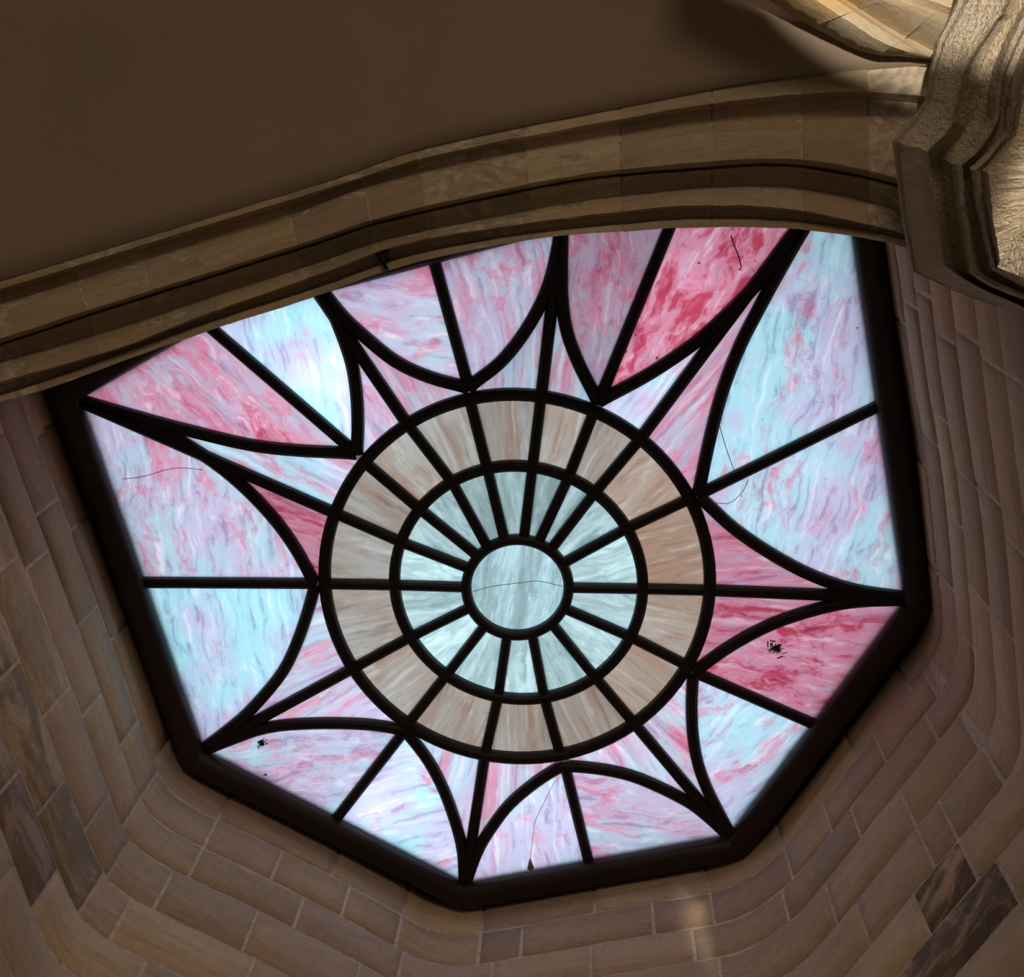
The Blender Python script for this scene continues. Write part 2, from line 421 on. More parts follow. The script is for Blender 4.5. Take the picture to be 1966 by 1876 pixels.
ends = {0: (1745, 1149), 1: (1695, 776), 2: (1615, 325), 3: (1304, 392), 4: (1078, 430), 5: (833, 500), 6: (598, 545), 7: (398, 625),
        8: (150, 770), 9: (262, 1119), 10: (385, 1443), 11: (643, 1576), 12: (892, 1705), 13: (1131, 1660), 14: (1405, 1612), 15: (1578, 1398)}
cusp = {1: (1340, 951), 3: (1148, 775), 5: (901, 749), 7: (685, 872), 9: (608, 1121), 11: (776, 1405), 13: (1085, 1473), 15: (1332, 1291)}
for k in range(16):
    P3 = f3(a3[k])[0]; P2 = f2(a2[k])[0]; P1 = f1(a1[k])[0]
    bar('spoke', [P3, P2], 20.5); bar('spoke', [P2, P1], 21.5)
ring_end = {k: f1(a1[k])[0] for k in range(16)}
for k in range(0, 16, 2): bar('spoke', [ring_end[k], ends[k]], 23.5)
for k in range(1, 16, 2): bar('spoke', [cusp[k], ends[k]], 22.5)
arcs = {
 (5, 6): [(891, 743), (824, 724.6), (760, 695), (700.7, 648), (656, 606), (619, 560)],
 (5, 4): [(910, 736), (958, 698.5), (999, 650), (1033, 594), (1055, 542), (1068, 489.5), (1077, 440)],
 (3, 4): [(1141, 758), (1111, 698.5), (1089, 639), (1079.5, 579), (1078, 523), (1079, 440)],
 (3, 2): [(1158, 767), (1249.5, 717), (1335.6, 658), (1390, 610), (1444, 556), (1499, 492), (1541, 437), (1615, 325)],
 (1, 2): [(1344.7, 930), (1365, 835), (1390, 744), (1421.7, 663), (1458, 592), (1497, 520), (1545, 437), (1615, 325)],
 (1, 0): [(1363, 973), (1412.6, 1018), (1485, 1067), (1562, 1107), (1643.7, 1134), (1740, 1148)],
 (15, 0): [(1346, 1281), (1408, 1238), (1485, 1198), (1567, 1171), (1644, 1156), (1740, 1152)],
 (15, 14): [(1330.5, 1303), (1328, 1353), (1330.5, 1412), (1340, 1466), (1360, 1521), (1403, 1605)],
 (13, 14): [(1096, 1472), (1162, 1479), (1228, 1496), (1313, 1536), (1356, 1567), (1403, 1610)],
 (13, 12): [(1073, 1475), (1030, 1502), (980, 1544), (944, 1590), (917, 1636), (894, 1698)],
 (11, 12): [(785, 1413), (821.5, 1461), (851, 1517), (874, 1580), (887.6, 1636), (891, 1698)],
 (11, 10): [(768, 1401), (699, 1391.5), (598, 1390), (512.5, 1398), (446, 1420), (388, 1443)],
 (9, 10): [(602, 1133), (592, 1170), (572, 1229), (547, 1283), (516, 1325), (473, 1372), (430, 1408), (388, 1440)],
 (9, 8): [(598.4, 1111), (568.7, 1057), (529, 1001), (473, 941), (410, 888.5), (330.6, 839), (248, 802.5), (152, 771)],
 (7, 8): [(650, 869.6), (562, 865), (479, 855), (380, 832), (281, 806), (152, 769)],
 (7, 6): [(685, 860), (686.6, 818), (684, 758), (674.6, 698.5), (656, 642.5), (636, 594), (619, 560)]}
arc_s = {}
for (k, t), pts in arcs.items():
    P = catmull([cusp[k]] + pts, 4); arc_s[(k, t)] = P
    bar('star_arc', P, 24.5, z=ZG - .014)
# frame --------------------------------------------------------------
gl_edge = [(158, 765), (395, 1437), (893, 1692), (1397, 1600), (1732, 1152), (1632, 455), (1615, 325), (1078, 442), (415, 617)]
def offset_poly(P, d):
    P = np.array(P, float); n = len(P); out = []
    area = 0.5 * sum(P[i - 1][0] * P[i][1] - P[i][0] * P[i - 1][1] for i in range(n)); sg = 1 if area > 0 else -1
    for i in range(n):
        a, b, c = P[i - 1], P[i], P[(i + 1) % n]
        e1 = (b - a) / np.linalg.norm(b - a); e2 = (c - b) / np.linalg.norm(c - b)
        n1 = sg * np.array([e1[1], -e1[0]]); n2 = sg * np.array([e2[1], -e2[0]])
        m = n1 + n2; m /= (m @ n1)
        L = np.linalg.norm(m); m *= min(1, 1.6 / L); out.append(b + m * d)
    return np.array(out)
edge_w = np.array([plan(x, y, ZG)[:2] for x, y in gl_edge])
R_T = .076
cl = offset_poly(edge_w, R_T + .002); ncl = len(cl)
# every side of the tube is a part of its own, mitred at the corners
inner_v = offset_poly(edge_w, .0); SEC = 20
for i in range(ncl):
    a, b = i, (i + 1) % ncl; V = []
    for j in range(SEC):
        t = 2 * math.pi * j / SEC; off = R_T * math.cos(t)
        rp = offset_poly(edge_w, R_T + .002 + off)
        z = ZG - .035 + R_T * .85 * math.sin(t) + CAMZ
        pa, pb = rp[a], rp[b]; e = (pb - pa) / np.linalg.norm(pb - pa) * .0012
        V.append((*(pa + e), z)); V.append((*(pb - e), z))
    Fc = [(2 * j, 2 * j + 1, (2 * j + 3) % (2 * SEC), (2 * j + 2) % (2 * SEC)) for j in range(SEC)]
    o = mesh_obj('frame', V, Fc, M['frame'], win); fix_normals(o)
# black sheet above the tube, painting the shadow in its gap to the wall
fo = offset_poly(edge_w, .55); fi = offset_poly(edge_w, -.004); V = []
for i in range(ncl): V += [(*fi[i], ZG + CAMZ + .020), (*fo[i], ZG + CAMZ + .020), (*fi[i], ZG + CAMZ + .06), (*fo[i], ZG + CAMZ + .06)]
Fc = []
for i in range(ncl):
    a, b = 4 * i, 4 * ((i + 1) % ncl)
    Fc += [(a, a + 1, b + 1, b), (a + 2, b + 2, b + 3, a + 3), (a, b, b + 2, a + 2), (a + 1, a + 3, b + 3, b + 1)]
mesh_obj('gap_shade', V, Fc, M['black'], win, smooth=False)

# panes --------------------------------------------------------------
def pane(poly_img, kind, ang_pt=None, rose=0., clarity=1., label=None, grit=.2, axis='radial', build=True):
    P = np.array([G(p)[:2] for p in poly_img])
    # drop near-duplicates
    keep = [0]
    for i in range(1, len(P)):
        if np.linalg.norm(P[i] - P[keep[-1]]) > .004: keep.append(i)
    if np.linalg.norm(P[keep[0]] - P[keep[-1]]) < .004: keep.pop()
    P = P[keep]; n = len(P); c = P.mean(axis=0); o0 = G(c3)[:2]
    if axis == 'radial': d = c - o0
    else: d = np.array(axis, float)
    d = d / (np.linalg.norm(d) + 1e-9) if np.linalg.norm(d) > .01 else np.array([0, 1.])
    e = np.array([-d[1], d[0]])
    if not build: return dict(_d=d, _e=e, _o=o0, rose=rose, clarity=clarity, grit=grit, label=label)
    z = ZG + CAMZ + .004; th = .006
    bm = bmesh.new()
    lo = [bm.verts.new((*p, z)) for p in P]; hi = [bm.verts.new((*p, z + th)) for p in P]
    bm.faces.new(lo[::-1]); bm.faces.new(hi)
    for i in range(n): bm.faces.new((lo[i], lo[(i + 1) % n], hi[(i + 1) % n], hi[i]))
    lay = bm.loops.layers.uv.new('UVMap')
    for f in bm.faces:
        for l in f.loops:
            q = np.array(l.vert.co[:2]) - o0; l[lay].uv = (q @ d, q @ e)
    bmesh.ops.triangulate(bm, faces=[f for f in bm.faces if len(f.verts) > 4], ngon_method='EAR_CLIP')
    bmesh.ops.recalc_face_normals(bm, faces=bm.faces)
    me = bpy.data.meshes.new('pane'); bm.to_mesh(me); bm.free(); me.materials.append(M[kind])
    o = bpy.data.objects.new('pane', me); col.objects.link(o); o.parent = win
    o['rose'] = float(rose); o['clarity'] = float(clarity); o['grit'] = float(grit)
    if label: o['label'] = label
    return o
def pane_strip(A, B, kind, **kw):
    """pane between two image curves that share their ends: a ribbon of quads, so curved edges stay true"""
    n = 22; A = resample(A, n); B = resample(B, n)
    o = pane([tuple(p) for p in A[::3]] + [tuple(p) for p in B[::-3]], kind, build=False, **kw)
    d, e, o0 = o['_d'], o['_e'], o['_o']
    z = ZG + CAMZ + .004; th = .006; V = []; UV = []
    for i in range(n):
        for q in (A[i], (A[i] + B[i]) / 2, B[i]):
            p = G(q)[:2]
            for k in (0, 1): V.append((*p, z + th * k)); UV.append(((p - o0) @ d, (p - o0) @ e))
    Fc = []
    for i in range(n - 1):
        a, b = 6 * i, 6 * i + 6
        for k in (0, 2):
            Fc.append((a + k, a + k + 2, b + k + 2, b + k)); Fc.append((a + k + 1, b + k + 1, b + k + 3, a + k + 3))
        Fc.append((a, b, b + 1, a + 1)); Fc.append((a + 4, a + 5, b + 5, b + 4))
    ob = mesh_obj('pane', V, Fc, M[kind], win, UV, smooth=False)
    bm = bmesh.new(); bm.from_mesh(ob.data); bmesh.ops.remove_doubles(bm, verts=bm.verts, dist=.0006); bmesh.ops.recalc_face_normals(bm, faces=bm.faces); bm.to_mesh(ob.data); bm.free()
    for k in ('rose', 'clarity', 'grit'): ob[k] = float(o[k])
    if o.get('label'): ob['label'] = o['label']
    return ob
def span(f, a, b, n=7):
    d = (b - a + math.pi) % (2 * math.pi) - math.pi
    return [tuple(p) for p in f(np.linspace(a, a + d, n))]
hub_pane = pane([tuple(p) for p in f3(tt[::2])], 'hub', clarity=1., label='round grey-blue centre pane with a fine crack', axis=(0, 1))
bright_in = [1.05, .98, .9, .85, .85, .85, .92, .98, 1.1, 1.02, 1.12, 1.05, 1.05, .98, 1.05, .98]
rose_ring = [.95, .6, .1, .15, 0, 0, .1, .15, .1, .1, .1, .35, .15, .3, .5, .45]
for k in range(16):
    j = (k + 1) % 16
    pane(span(f3, a3[k], a3[j]) + span(f2, a2[j], a2[k]), 'inner', clarity=bright_in[k])
    pane(span(f2, a2[k], a2[j]) + span(f1, a1[j], a1[k]), 'ring', rose=rose_ring[k], clarity=random.uniform(.93, 1.05), grit=0)
def nrm(k): return k % 16
sl = {(1, 2): (.62, .95, 'deep pink'), (3, 2): (.28, 1.05, 0), (3, 4): (.34, .85, 0), (5, 4): (.40, .85, 0), (5, 6): (.50, .9, 0), (7, 6): (.40, 1., 0),
      (7, 8): (.32, 1., 0), (9, 8): (.92, .82, 0), (9, 10): (.42, 1., 0), (11, 10): (.42, 1.05, 0), (11, 12): (.42, 1.05, 0), (13, 12): (.50, 1., 0),
      (13, 14): (.42, 1.05, 0), (15, 14): (.48, 1., 0), (15, 0): (.80, .85, 0), (1, 0): (.72, .85, 0)}
for (k, t), (rs, br, _) in sl.items():
    tip = ends[t]; A = [tuple(p) for p in arc_s[(k, t)]]
    A = A[:-1] + [tip]
    pane_strip(A, [A[0]] + span(f1, a1[k], a1[t])[1:] + [tip], 'sliver', rose=rs, clarity=br, grit=.15)
frame_path = {(1, 2): [(1690, 776), (1625, 385)], (1, 0): [(1690, 776), (1737, 1149)], (3, 2): [(1304, 388), (1615, 325)], (3, 4): [(1304, 388), (1078, 436)],
              (5, 4): [(831, 498), (1078, 436)], (5, 6): [(831, 498), (612, 560)], (7, 6): [(400, 618), (612, 560)], (7, 8): [(400, 618), (153, 766)],
              (9, 8): [(270, 1119), (153, 766)], (9, 10): [(270, 1119), (390, 1442)], (11, 10): [(645, 1570), (390, 1442)], (11, 12): [(645, 1570), (892, 1697)],
              (13, 12): [(1130, 1656), (892, 1697)], (13, 14): [(1130, 1656), (1400, 1605)], (15, 14): [(1573, 1395), (1400, 1605)], (15, 0): [(1573, 1395), (1737, 1152)]}
pt = {(1, 2): (.27, 1.0, .5, 'large pale blue pane with pink veins at the upper right', (0, 1)), (1, 0): (.33, 1.0, .4, 'large pale pane with pink streaks left of the right frame side', (0, 1)),
      (3, 2): (.97, .98, 1., 'crimson streaked pane dotted with dark specks', (.30, -1)), (3, 4): (.56, .74, .5, 'greyish pink pane beside the crimson one', (0.1, 1)),
      (5, 4): (.44, .92, .1, None, (.4, 1)), (5, 6): (.42, 1., .1, None, (1, -.1)), (7, 6): (.16, 1.1, .1, 'pale lavender pane with a bright glare', (.35, 1)),
      (7, 8): (.62, .98, .3, 'pink streaked pane in the upper left corner', (.8, .6)), (9, 8): (.38, 1., .15, 'pale blue pane with crimson flame streaks and a crack', (0.2, 1)),
      (9, 10): (.10, 1.02, .1, 'almost plain pale blue pane', (.3, 1)), (11, 10): (.36, 1., .1, None, (1, -.35)), (11, 12): (.24, 1.12, .1, None, (1, -.5)),
      (13, 12): (.32, 1.1, .1, None, (.3, 1)), (13, 14): (.42, 1., .1, None, (1, -.15)), (15, 14): (.32, 1.05, .1, 'pale blue pane with one crimson streak', (-.6, 1)),
      (15, 0): (.88, .9, .15, 'deep pink pane with a clump of dirt', (1, -.1))}
petals = {}
for (k, t), (rs, br, gr, lb, ax) in pt.items():
    A = [tuple(p) for p in arc_s[(k, t)]]
    mid, tp_ = frame_path[(k, t)]
    petals[(k, t)] = pane_strip(A[:-1] + [tp_], [A[0], mid, tp_], 'rose', rose=rs, clarity=br, grit=gr, label=lb, axis=ax)
# cracks, dirt ----------------------------------------------------------
def thread(name, pts, wpx, parent, mat, z=ZG - .002, label=None):
    P = catmull(pts, 4); V = []; Fc = []
    for i, p in enumerate(P):
        q = plan(p[0], p[1], z); a = P[max(i - 1, 0)]; b = P[min(i + 1, len(P) - 1)]
        d = plan(*b, z) - plan(*a, z); d /= np.linalg.norm(d) + 1e-9; s = np.array([-d[1], d[0], 0]) * wpx * z / F / 2
        V += [q - s, q + s, q + np.array([0, 0, -.002])]
    for i in range(len(P) - 1):
        for a, b in ((0, 1), (1, 2), (2, 0)): Fc.append((3 * i + a, 3 * i + b, 3 * i + 3 + b, 3 * i + 3 + a))
    o = mesh_obj(name, V, Fc, M[mat], parent, smooth=False)
    if label: o['label'] = label
    return o
thread('crack', [(908, 1136), (945, 1126), (1000, 1119), (1035, 1116), (1080, 1126)], 1.3, hub_pane, 'crack')
thread('crack', [(235, 920), (275, 915), (335, 899), (390, 902)], 1.3, petals[(9, 8)], 'crack')
thread('crack', [(1403, 452), (1411, 474), (1418, 492), (1424, 515)], 2.2, petals[(3, 2)], 'crack')
thread('crack', [(1381, 815), (1394, 860), (1410, 905)], 1.4, petals[(1, 2)], 'crack')
thread('thread', [(1370, 965), (1400, 966), (1425, 945), (1437, 920)], 1.3, petals[(1, 0)], 'crack')
def clump(cx, cy, r, parent, n=46, seed=1):
    rd = random.Random(seed); V = []; Fc = []
    for _ in range(n):
        a = rd.uniform(0, 6.28); d = rd.gauss(0, .42) * r; x, y = cx + d * math.cos(a), cy + d * .7 * math.sin(a)
        b = rd.uniform(0, 6.28); L = rd.uniform(.08, .34) * r; wv = rd.uniform(.4, 1.5)
        z = ZG - rd.uniform(.002, .02)
        p0, p1 = plan(x - L * math.cos(b), y - L * math.sin(b), z), plan(x + L * math.cos(b), y + L * math.sin(b), z + rd.uniform(-.006, .002))
        s = np.array([-(p1 - p0)[1], (p1 - p0)[0], 0]); s = s / np.linalg.norm(s) * wv * .0026
        k = len(V); V += [p0 - s, p0 + s, p1 + s, p1 - s, (p0 + p1) / 2 + np.array([0, 0, -.006])]
        Fc += [(k, k + 1, k + 2, k + 3), (k, k + 4, k + 1), (k + 1, k + 4, k + 2), (k + 2, k + 4, k + 3), (k + 3, k + 4, k)]
    o = mesh_obj('dirt_clump', V, Fc, M['dirt'], parent, smooth=False); o['kind'] = 'stuff'; return o
clump(502, 1428, 16, petals[(11, 10)], 34, 3); clump(1490, 1246, 21, petals[(15, 0)], 62, 5)
clump(510, 1488, 8, petals[(11, 10)], 8, 8)

# unseen box added above the glass to contain its backlight ------------------------------------------
V = []; c0 = offset_poly(edge_w, .34); zb, zt = ZG + .04 + CAMZ, 7.0 + CAMZ
for p in c0: V += [(*p, zb), (*p, zt)]
Fc = [(2 * i, 2 * ((i + 1) % ncl), 2 * ((i + 1) % ncl) + 1, 2 * i + 1) for i in range(ncl)] + [tuple(2 * i + 1 for i in range(ncl))]
o = mesh_obj('ceiling_backlight_box', V, Fc, M['white'], smooth=False); tag(o, 'unseen white box added above the stained glass to contain its backlight', kind='structure')
sm = o.modifiers.new('thickness', 'SOLIDIFY'); sm.thickness = .08; sm.offset = 0

# ================================================================== THE MOULDED ARCH
Ls = [
 [(-300, 602), (0, 525), (165, 475), (331, 427), (490, 378), (650, 328), (765, 284), (838, 264), (997, 229), (1250, 181), (1421, 146), (1609, 123), (1755, 109), (1810, 105)],
 [(-300, 640), (0, 555), (364, 442), (650, 355), (798, 307), (1010, 262), (1250, 218), (1399, 194), (1542, 180), (1648, 175), (1770, 184), (1810, 189)],
 [(-300, 678), (0, 584), (165, 535), (380, 468), (555, 416), (696, 360), (997, 292), (1250, 251), (1364, 235), (1542, 221), (1648, 219), (1755, 224), (1810, 230)],
 [(-300, 712), (0, 614), (198, 563), (400, 500), (562, 450), (812, 366), (1010, 327), (1250, 286), (1364, 272.5), (1506, 267), (1613, 276), (1713, 296), (1810, 322)],
 [(-300, 750), (0, 660), (185, 597.5), (410, 527), (650, 452), (706, 430), (1010, 362), (1150, 338), (1364, 320.6), (1506, 313.5), (1631, 331), (1720, 352.6), (1810, 385)],
 [(-300, 780), (0, 693), (211.6, 634), (430, 561), (650, 490), (740, 459), (1000, 406), (1150, 380), (1250, 368), (1364, 357), (1506, 356), (1631, 376), (1727, 403), (1810, 435)],
 [(-300, 820), (0, 733), (211, 674), (410, 597.6), (650, 513), (745, 475.6), (858, 451), (1056, 423), (1250, 399.6), (1328, 393.6), (1506, 399), (1648, 427), (1734, 445), (1810, 470)],
 [(-300, 842), (0, 757), (245, 672), (430, 606), (650, 536), (762, 494), (931, 459), (1063, 441), (1250, 421.8), (1328, 416.5), (1506, 420), (1631, 436), (1736, 456), (1810, 478)],
 [(-300, 858), (0, 771), (73, 753), (245, 690), (413, 630.6), (611, 568), (742, 520), (871, 487), (1063, 454), (1250, 441), (1328, 436), (1506, 438), (1631, 452), (1737, 473.7), (1810, 500)]]
Lc = []
for L in Ls:
    (xa, ya), (xb, yb) = L[0], L[1]; L.insert(0, (-900, ya + (ya - yb) / (xb - xa) * 600))
    P = np.array(catmull(L, 8)); Lc.append(P[np.argsort(P[:, 0])])
def smooth_y(k, x):
    xs = np.linspace(x - 45, x + 45, 7)
    return float(np.mean(np.interp(xs, Lc[k][:, 0], Lc[k][:, 1])))
def zb_arch(x):
    return 4.95 - (.36 * ((1050 - x) / 1050) ** 2 if x < 1050 else .60 * ((x - 1050) / 700) ** 2)
# (lines blended, fraction, height above the lowest roll)
prof = [(0, 0., .30), (0, .5, .262), (0, 1., .215), (1, .35, .262), (1, 1., .252),
        (2, .25, .185), (2, .6, .150), (2, 1., .125), (3, .35, .110), (3, .78, .098), (3, .90, .112), (3, .97, .150),
        (4, .05, .185), (4, .14, .158), (4, .6, .178), (4, 1., .172), (5, .3, .115), (5, .6, .075), (5, 1., .050), (6, .35, .100), (6, 1., .108), (7, .25, .075), (7, 1., .06)]
shear = lambda x, fr: fr * max(0., min(95., 110 * (1 - x / 1250)))
def arch_pt(x, idx):
    k, f, dz = prof[idx]; fr = (k + f) / 8.; xx = x + shear(x, fr)
    y = smooth_y(k, xx) * (1 - f) + smooth_y(k + 1, xx) * f
    return plan(xx, y, zb_arch(xx) + .1 + (dz - .1) * 1.35)
def arch_seg(x0, x1, name, mat, parent, off=0., jit=0.):
    n = max(3, int((x1 - x0) / 28) + 1); xs = np.linspace(x0, x1, n); V = []; UV = []; np_ = len(prof)
    for i, x in enumerate(xs):
        row = [arch_pt(x, j) for j in range(np_)]
        first = row[0] + np.array([0, -.03, .22]); last = row[-1] + np.array([0, .0, .75])
        row = [first] + row + [last]; acc = 0
        for j, p in enumerate(row):
            if j: acc += np.linalg.norm(p - row[j - 1])
            q = p + np.array([0, 0, off]) + (rng.normal(0, jit, 3) if jit else 0)
            V.append(q); UV.append((x * .0022, min(acc, 2.)))
    m = np_ + 2; Fc = grid_faces(n, m)
    # end caps into the joint
    k0 = len(V)
    for i in (0, n - 1):
        s = len(V)
        for j in range(m): V.append(V[i * m + j] + np.array([0, 0, .04])); UV.append(UV[i * m + j])
        for j in range(m - 1): Fc.append((i * m + j, i * m + j + 1, s + j + 1, s + j) if i else (i * m + j, s + j, s + j + 1, i * m + j + 1))
    o = mesh_obj(name, V, Fc, M[mat], parent, UV)
    if o.data.polygons[len(xs) // 2 * (m - 1) + 6].normal.z > 0: o.data.flip_normals()
    me = o.data; me.set_sharp_from_angle(angle=math.radians(38))
    return o
arch = root('stone_arch', 'moulded stone arch of wedge blocks crossing in front of the stained glass window', 'arch', loc=(0, 0, 0))
js = [-900, -760, -610, -470, -330, -180, -20, 125, 250, 357, 540, 689, 798, 1003, 1190, 1367, 1540, 1668, 1800]
for a, b in zip(js[:-1], js[1:]):
    o = arch_seg(a + 2.1, b - 2.1, 'voussoir', 'arch', arch, off=random.uniform(-.006, .006), jit=.0011)
core = arch_seg(-899, 1799, 'mortar_bed', 'arch_mortar', arch, off=.003)

# hidden near wall rising from the arch to the glass
V = []; UV = []
nx = 40
topn = [(20, 780), (200, 700), (415, 606), (1078, 432), (1620, 318), (1700, 300)]
tp = resample([plan(x, y, ZG + .015)[:2] for x, y in topn], nx)
for i, x in enumerate(np.linspace(-150, 1700, nx)):
    a = arch_pt(x, len(prof) - 1) + np.array([0, -.02, .2]); b = np.array([*tp[i], ZG + .015 + CAMZ]); b[:2] += np.array([0, -.12])
    for j in range(4): V.append(a * (1 - j / 3) + b * j / 3); UV.append((i * .1, j * .4))
o = mesh_obj('wall_near', V, grid_faces(nx, 4), M['shaft'], uvs=UV); tag(o, 'stone wall of the light well hidden behind the arch', kind='structure')
sm = o.modifiers.new('thickness', 'SOLIDIFY'); sm.thickness = .06; sm.offset = 0

# ================================================================== PLASTER VAULT CELL
def z_web(x, y):
    xx = min(max(x, -850), 1800); d = max(0., smooth_y(0, xx) - y)
    return zb_arch(min(xx, 1800)) + .31 + .55 * (1 - math.exp(-d / 420.))
V = []; UV = []; XS = np.linspace(-1000, 2150, 76); NY = 22
for x in XS:
    xx = min(max(x, -850), 1805); y0 = smooth_y(0, xx) + 12
    if x < -850: y0 += (-850 - x) * .27
    for t in np.linspace(0, 1, NY):
        y = y0 + (-520 - y0) * t
        p = plan(x, y, z_web(x, y)); V.append(p); UV.append(p[:2])
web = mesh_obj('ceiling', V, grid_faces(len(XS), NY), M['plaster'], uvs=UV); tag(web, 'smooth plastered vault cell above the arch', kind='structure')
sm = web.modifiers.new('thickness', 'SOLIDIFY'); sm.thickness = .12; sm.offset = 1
if web.data.polygons[100].normal.z > 0: web.data.flip_normals()
sm.offset = -1

# ================================================================== DIAGONAL RIB upper right
RL = [[(1300, -150), (1440, -52), (1526, 0), (1609, 53), (1681, 96), (1747, 107), (1815, 118)],
      [(1380, -150), (1530, -50), (1606, 0), (1646, 26), (1685, 52), (1768, 101), (1825, 128)],
      [(1400, -150), (1548, -50), (1624, 0), (1662, 24), (1702, 50), (1780, 92), (1835, 118)],
      [(1470, -150), (1620, -50), (1695, 0), (1740, 18), (1780, 34), (1812, 45), (1870, 70)],
      [(1510, -150), (1665, -50), (1734, 0), (1770, 12), (1800, 21), (1822, 28), (1885, 48)],
      [(1600, -150), (1740, -50), (1800, -14), (1830, 0), (1850, 8), (1870, 16), (1920, 30)]]
RZ = [.30, .22, .27, .12, .20, .14]
NR = 40; rows = [resample(catmull(L, 5), NR) for L in RL]
sub = []
for k in range(len(RL) - 1):
    for f in (0, .5): sub.append((k, f))
sub.append((len(RL) - 2, 1.))
rib = root('vault_rib', 'pale stone vault rib curving into the pier at the upper right', 'rib')
def rib_pt(i, k, f):
    p = rows[k][i] * (1 - f) + rows[k + 1][i] * f; t = i / (NR - 1)
    bz = 4.28 + .42 * (1 - t) ** 1.4
    bul = -.022 if (f == .5 and k in (2, 0, 4)) else (.02 if f == .5 else 0)
    return plan(p[0], p[1], bz + RZ[k] * (1 - f) + RZ[k + 1] * f + bul)
for (i0, i1) in ((0, 12), (12, 23), (23, 31), (31, 39)):
    V = []; UV = []
    for i in range(i0, i1 + 1):
        row = [rib_pt(i, k, f) for k, f in sub]; row = [row[0] + np.array([0, 0, .35])] + row + [row[-1] + np.array([0, 0, .4])]
        if i == i0: row = [p * .97 + (rib_pt(i + 1, 0, 0) - rib_pt(i, 0, 0) + p) * .03 for p in row]
        for j, p in enumerate(row): V.append(p + rng.normal(0, .0007, 3)); UV.append((i * .05, j * .06))
    o = mesh_obj('rib_stone', V, grid_faces(i1 - i0 + 1, len(sub) + 2), M['rib'], rib, UV)
    if o.data.polygons[5].normal.z > 0: o.data.flip_normals()
    o.data.set_sharp_from_angle(angle=math.radians(40))

# ================================================================== PIER AND MOULDED IMPOST
IL = {
 'A': ([(1862, -160), (1850, -60), (1837, 0), (1814, 50), (1797, 83), (1784, 139), (1776, 196), (1745, 236), (1713, 268)], [(1713, 268), (1722, 340), (1731, 413), (1752, 522)], [(1752, 522), (1860, 570), (1966, 607), (2180, 690)]),
 'B': ([(1990, -160), (1958, -60), (1926, 26), (1883, 83), (1850, 140), (1838, 195), (1831, 238), (1805, 268), (1780, 291)], [(1780, 291), (1787, 350), (1797, 420), (1812, 511)], [(1812, 511), (1866, 545), (1966, 592), (2180, 672)]),
 'C': ([(2050, -160), (2010, -60), (1966, 20), (1936, 75), (1919, 116), (1909, 165), (1902, 231), (1868, 284), (1829, 314)], [(1829, 314), (1837, 380), (1847, 450), (1862, 526)], [(1862, 526), (1892, 546), (1966, 575), (2180, 652)]),
 'D': ([(2110, -160), (2060, -60), (2010, 20), (1966, 99), (1950, 140), (1939, 185), (1929, 258), (1902, 292), (1865, 324)], [(1865, 324), (1876, 397), (1888, 450), (1903, 516)], [(1903, 516), (1925, 528), (1966, 548), (2180, 628)]),
 'E': ([(2160, -160), (2110, -60), (2060, 20), (2010, 99), (1985, 140), (1966, 185), (1949, 264), (1925, 300), (1896, 331)], [(1896, 331), (1903, 397), (1911, 450), (1921, 505)], [(1921, 505), (1940, 514), (1966, 527), (2180, 606)])}
NS = (34, 22, 16)
def imp_line(k):
    out = []
    for seg, n in zip(IL[k], NS):
        r = resample(seg, n); out += list(r if not out else r[1:])
    return np.array(out)
il = {k: imp_line(k) for k in IL}
pier = root('stone_pier', 'pale rough stone pier with a stepped moulded impost at the right edge', 'pier')
# profile down the impost: (line a, line b, blend, z)
IP = [('A', 'A', 0, 4.34), ('A', 'A', 0, 4.205), ('A', 'B', .04, 4.165), ('A', 'B', .14, 4.160), ('A', 'B', .20, 4.13), ('A', 'B', .45, 4.10), ('A', 'B', .75, 4.06), ('A', 'B', .95, 4.03), ('B', 'B', 0, 4.01),
      ('B', 'C', .12, 4.06), ('B', 'C', .45, 4.09), ('B', 'C', .85, 4.06), ('C', 'C', 0, 4.00), ('C', 'D', .18, 3.955), ('C', 'D', .40, 3.95), ('C', 'D', .55, 3.985), ('C', 'D', .85, 3.98), ('D', 'D', 0, 3.93),
      ('D', 'E', .3, 3.89), ('D', 'E', .6, 3.90), ('D', 'E', .85, 3.88), ('E', 'E', 0, 3.85), ('E', 'X', .12, 3.85), ('E', 'X', .5, 3.85), ('E', 'X', 1., 3.85)]
def nz(p, s, seed=0):
    return (math.sin(p[0] * s + 1.3 + seed) * math.sin(p[1] * s * 1.13 + 2.1) + math.sin(p[2] * s * 1.7 + seed * 2 + p[0] * s * .6)) * .5
il['X'] = il['E'] * .1 + np.array([2230, 330]) * .9
N = len(il['A']); V = []; UV = []
zi = lambda z: 4.2 + (z - 4.2) * 1.35
for i in range(N):
    for j, (a, b, f, z) in enumerate(IP):
        q = il[a][i] * (1 - f) + il[b][i] * f; p = plan(q[0], q[1], zi(z))
        jt = 0 if j < 2 else .0012
        p = p + np.array([nz(p, 31, 0), nz(p, 37, 3), nz(p, 43, 5)]) * .0025 + rng.normal(0, jt, 3)
        V.append(p); UV.append((i * .03, j * .05))
o = mesh_obj('impost', V, grid_faces(N, len(IP)), M['impost'], pier, UV); o['label'] = 'stepped moulded impost'
if sum(o.data.polygons[i].normal.z for i in range(0, len(o.data.polygons), 7)) > 0: o.data.flip_normals()
ss = o.modifiers.new('s', 'SUBSURF'); ss.subdivision_type = 'SIMPLE'; ss.levels = 2; ss.render_levels = 2
o.data.set_sharp_from_angle(angle=math.radians(28))
tx = bpy.data.textures.new('rough', 'CLOUDS'); tx.noise_scale = .022
